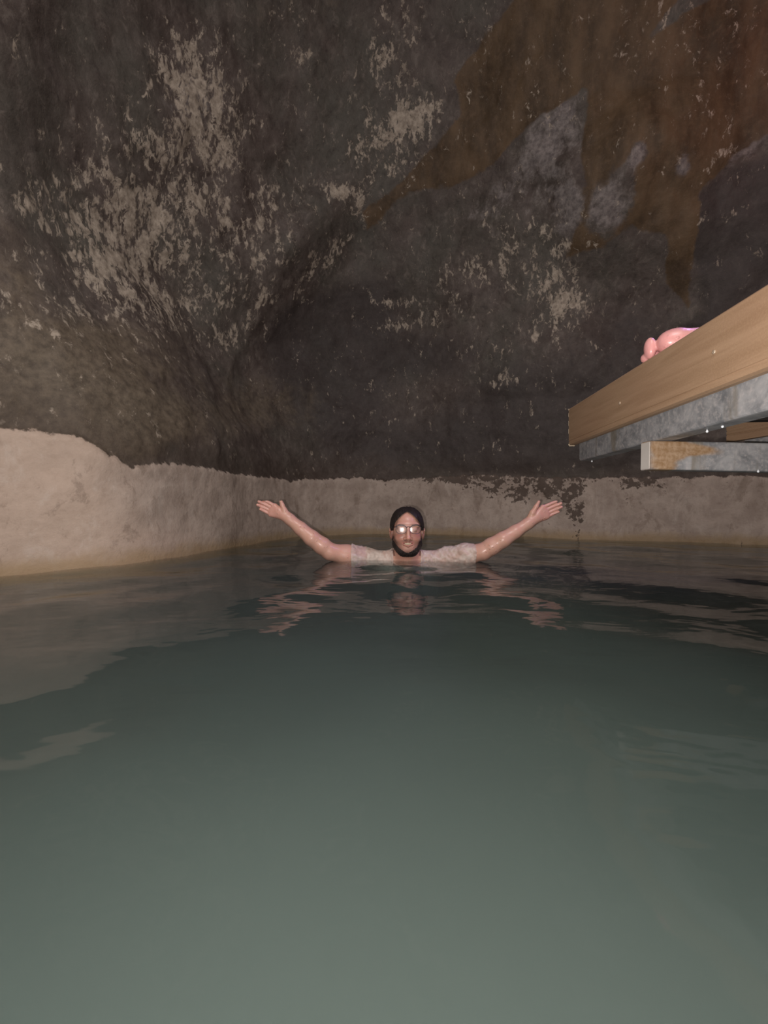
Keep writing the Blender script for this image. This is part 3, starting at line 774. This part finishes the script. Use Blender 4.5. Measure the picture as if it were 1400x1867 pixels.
    # hair and beard from the bare head form at finer spacing
    xs = np.arange(HC[0] - .115, HC[0] + .115, .0017); ys = np.arange(HC[1] - .125, HC[1] + .135, .0017); zs = np.arange(HC[2] - .15, HC[2] + .14, .0017)
    b = Field(xs, ys, zs); head_base(b)
    X, Y, Z = np.meshgrid(*b.ax, indexing='ij', sparse=True); X, Y, Z = X - HC[0], Y - HC[1], Z - HC[2]
    aX = np.abs(X + .002)
    line = .101 - .35 * aX - 9.0 * aX ** 2 - 2.4 * np.clip(Y + .040, 0, 1)
    gr = Z - np.maximum(line, .006 - .095 * np.clip((Y - .012) / .02, 0, 1))
    Xf, Yf, Zf = np.broadcast_arrays(X, Y, Z); strand = (.0022 * fbm(Xf * 130, Yf * 30, Zf * 30, 2)).astype(np.float32)
    thick = .0085 + .004 * np.clip(aX / .05, 0, 1)
    hd = Field(b.ax[0], b.ax[1], b.ax[2]); hd.d = np.maximum(b.d - thick - strand, -gr * .75).astype(np.float32)
    ho, _ = hd.obj('hair', M['hair'], None); local(ho); tag(ho, 'short dark hair parted in the middle')
    zb = -.090 + .045 * np.clip(aX / .066, 0, 1.0) ** 2.6 - .010 * np.exp(-(aX / .016) ** 2)
    bn = (.0035 * fbm(Xf * 260, Yf * 260, Zf * 120, 2)).astype(np.float32)
    bd = Field(b.ax[0], b.ax[1], b.ax[2]); bd.d = np.maximum(np.maximum(b.d - .0035 - bn, (Z - zb) * .8 + bn), np.maximum(Y - .012 + .5 * (Z + .1), -.128 - Z)).astype(np.float32)
    bo, _ = bd.obj('beard', M['hair'], None); local(bo); tag(bo, 'dark trimmed beard along the jaw')
    # teeth
    V, Fc = [], []
    nn = 24
    for k in range(nn + 1):
        t = -1 + 2 * k / nn; x = t * .0275; y = -.0875 + .0115 * t * t + .0004 * math.cos(t * 30); zt = -.0480 + .001 * t * t; zb_ = -.0605 + .0078 * t * t
        V += [tuple(hp(x, y, zt)), tuple(hp(x, y, zb_)), tuple(hp(x, y + .004, zb_)), tuple(hp(x, y + .004, zt))]
    for k in range(nn):
        for j in range(4): a = 4 * k + j; b_ = 4 * k + (j + 1) % 4; Fc.append((a, b_, b_ + 4, a + 4))
    Fc += [(0, 1, 2, 3), tuple(4 * nn + i for i in (3, 2, 1, 0))]
    local(mesh_obj('teeth', V, Fc, M['teeth'], None, True))
    # glasses
    gl = []
    def rim_pts(cx, s, n=40):
        out = []
        for k in range(n):
            a = 2 * math.pi * k / n; ca, sa = math.cos(a), math.sin(a)
            x = .0265 * math.copysign(abs(ca) ** .72, ca); z = .0205 * math.copysign(abs(sa) ** .80, sa)
            if sa < 0: x *= 1 - .14 * abs(sa)
            if ca * s > 0 and sa > 0: z += .002
            xx = cx + x; out.append((xx, -.1145 + 1.0 * xx * xx + .062 * (z), z + .016))
        return out
    def tube(pts, r, closed=True, n=8):
        V, Fc = [], []; N = len(pts); P_ = [Vector(p) for p in pts]
        for i in range(N):
            a = P_[(i - 1) % N] if closed or i > 0 else P_[i]; b_ = P_[(i + 1) % N] if closed or i < N - 1 else P_[i]
            t = (b_ - a).normalized(); up = Vector((0, 1, .02)) if abs(t.y) < .9 else Vector((0, 0, 1)); u = t.cross(up).normalized(); v = t.cross(u)
            for k in range(n):
                an = 2 * math.pi * k / n; V.append(tuple(P_[i] + r * (math.cos(an) * u + math.sin(an) * v)))
        for i in range(N if closed else N - 1):
            for k in range(n): a = i * n + k; b_ = i * n + (k + 1) % n; c2 = ((i + 1) % N) * n; Fc.append((a, b_, c2 + (k + 1) % n, c2 + k))
        return V, Fc
    Vf, Ff = [], []
    def addf(vf):
        n0 = len(Vf); Vf.extend(vf[0]); Ff.extend(tuple(i + n0 for i in q) for q in vf[1])
    lens = []
    for s in (-1, 1):
        pts = rim_pts(s * .0345, s); lens.append((s, pts)); addf(tube(pts, .0011))
        topr = [p for p in pts if p[2] > .026]; topr.sort(key=lambda p: p[0]); addf(tube([(p[0], p[1] - .0006, p[2]) for p in topr], .0022, False))
    addf(tube([(-.0085, -.1135, .026), (-.004, -.1165, .0295), (.004, -.1165, .0295), (.0085, -.1135, .026)], .0017, False))
    toW = lambda V: [tuple(hp(*p)) for p in V]
    fr = local(mesh_obj('glasses', toW(Vf), Ff, M['frame'], None, True)); tag(fr, 'dark-topped glasses catching the flash')
    def sub(c): c.parent = fr; return c
    for s in (-1, 1):
        sub(mesh_obj('temple', toW(tube([(s * .062, -.106, .028), (s * .076, -.085, .027), (s * .082, -.03, .022), (s * .083, .012, .016), (s * .081, .03, -.004)], .0018, False)[0]), tube([(0, 0, 0)] * 1 + [(s * .062, -.106, .028), (s * .076, -.085, .027), (s * .082, -.03, .022), (s * .083, .012, .016)], .0018, False)[1], M['frame'], None, True))
    for s, pts in lens:
        c = np.mean(np.array(pts), 0); V = [tuple(c + [0, -.0016, 0])]; Fc = []; rings = 8; n = len(pts)
        for r_ in range(1, rings + 1):
            q_ = r_ / rings
            for p in pts: pp = c + (np.array(p) - c) * q_; pp[1] -= .0016 * (1 - q_ * q_); V.append(tuple(pp))
        for k in range(n): Fc.append((0, 1 + k, 1 + (k + 1) % n))
        for r_ in range(rings - 1):
            for k in range(n): a = 1 + r_ * n + k; b_ = 1 + r_ * n + (k + 1) % n; Fc.append((a, a + n, b_ + n, b_))
        sub(mesh_obj('lens', toW(V), Fc, M['lens'], None, True))
    return root
build_swimmer()

# ------------------------------------------------------------------ the person up on the deck
def build_deck_person():
    zt = ZT
    root = empty('person', (1.15, .95, zt)); loc = root.location.copy()
    tag(root, 'person kneeling on the deck, only one pink bare foot showing over its edge', 'person')
    xs = np.concatenate([np.arange(.62, .96, .0028), np.arange(.964, 1.62, .007)]); ys = np.arange(.52, 1.16, .004); zs = np.concatenate([np.arange(zt - .012, zt + .14, .0028), np.arange(zt + .146, 2.02, .008)])
    f = Field(xs, ys, zs); g = lambda x, y, h: (x, y, zt + h)
    # visible foot: toes at the edge, sole turned up, shin lying along the boards
    f.ell(g(.715, 1.020, .036), (.036, .030, .031), .012); f.cap(g(.730, 1.015, .037), g(.80, 1.000, .036), .029, .029, .015); f.cap(g(.80, 1.00, .036), g(.865, .985, .045), .029, .034, .02)
    f.ell(g(.676, 1.045, .031), (.0135, .016, .027), .003); f.ell(g(.674, 1.062, .012), (.010, .012, .012), .003); f.ell(g(.692, 1.082, .010), (.010, .010, .010), .003); f.cap(g(.70, 1.07, .015), g(.74, 1.03, .03), .013, .022, .01)
    f.path([g(.865, .985, .045), g(1.02, .97, .058), g(1.26, .95, .062)], [.036, .055, .058], .03)
    f.path([g(1.26, .95, .062), g(1.27, .90, .46)], [.064, .088], .04)
    # other leg
    f.cap(g(.80, .69, .033), g(.90, .69, .045), .028, .034, .02); f.path([g(.90, .69, .045), g(1.05, .69, .058), g(1.27, .70, .062)], [.036, .055, .058], .03)
    f.path([g(1.27, .70, .062), g(1.28, .75, .46)], [.064, .088], .04)
    f.ell(g(1.28, .83, .50), (.11, .155, .12), .05); f.ell(g(1.29, .83, .68), (.10, .135, .17), .06); f.ell(g(1.29, .83, .86), (.11, .165, .14), .06)
    f.cap(g(1.29, .83, .93), g(1.30, .83, 1.05), .055, .052, .04)
    f.ell(g(1.31, .83, 1.16), (.090, .074, .105), .02); f.ell(g(1.33, .83, 1.11), (.070, .058, .08), .03); f.cap(g(1.398, .83, 1.16), g(1.412, .83, 1.135), .008, .012, .01)
    for s in (-1, 1):
        f.ell(g(1.30, .83 + s * .078, 1.15), (.015, .009, .03), .006)
        f.path([g(1.29, .83 + s * .17, .93), g(1.31, .83 + s * .20, .66), g(1.44, .83 + s * .15, .47)], [.050, .040, .028], .03)
        f.cap(g(1.44, .83 + s * .15, .47), g(1.47, .83 + s * .13, .43), .024, .018, .015)
        for k in range(4): f.path([g(1.465, .83 + s * .12 + (k - 1.5) * .017, .435), g(1.50, .83 + s * .12 + (k - 1.5) * .019, .405), g(1.505, .83 + s * .12 + (k - 1.5) * .019, .375)], [.0085, .008, .007], .004)
        f.path([g(1.45, .83 + s * .09, .45), g(1.47, .83 + s * .065, .42)], [.011, .008], .004)
    Zc = f.ax[2][None, None, :]; f.d = np.maximum(f.d, zt + .001 - Zc).astype(np.float32)
    o, V = f.obj('body', M['skin'], None); o.parent = root; o.location = -loc
    base = np.tile(np.array([.60, .31, .30]), (len(V), 1)); ft = np.exp(-(((V - np.array([.70, 1.03, zt + .02])) / np.array([.05, .05, .05])) ** 2).sum(1))[:, None] * .6
    base = base * (1 - ft) + np.array([.62, .26, .26]) * ft; set_col(o, 'pigment', base)
    X, Y, Z = np.meshgrid(*f.ax, indexing='ij', sparse=True)
    h = Field(xs, ys, zs); h.d = np.maximum(f.d - .012, np.maximum(zt + .26 - Z, Z - zt - .60)).astype(np.float32); h.d = np.where(X > 1.405, 1, h.d).astype(np.float32)
    so, _ = h.obj('shorts', M['shorts'], None); so.parent = root; so.location = -loc
    h = Field(xs, ys, zs); h.d = np.maximum(f.d - .013, np.maximum(zt + 1.12 - Z + .7 * np.clip(X - 1.30, 0, 1), -(Z - zt - 1.05) + 0 * X)).astype(np.float32)
    so, _ = h.obj('hair', M['hair'], None); so.parent = root; so.location = -loc
build_deck_person()
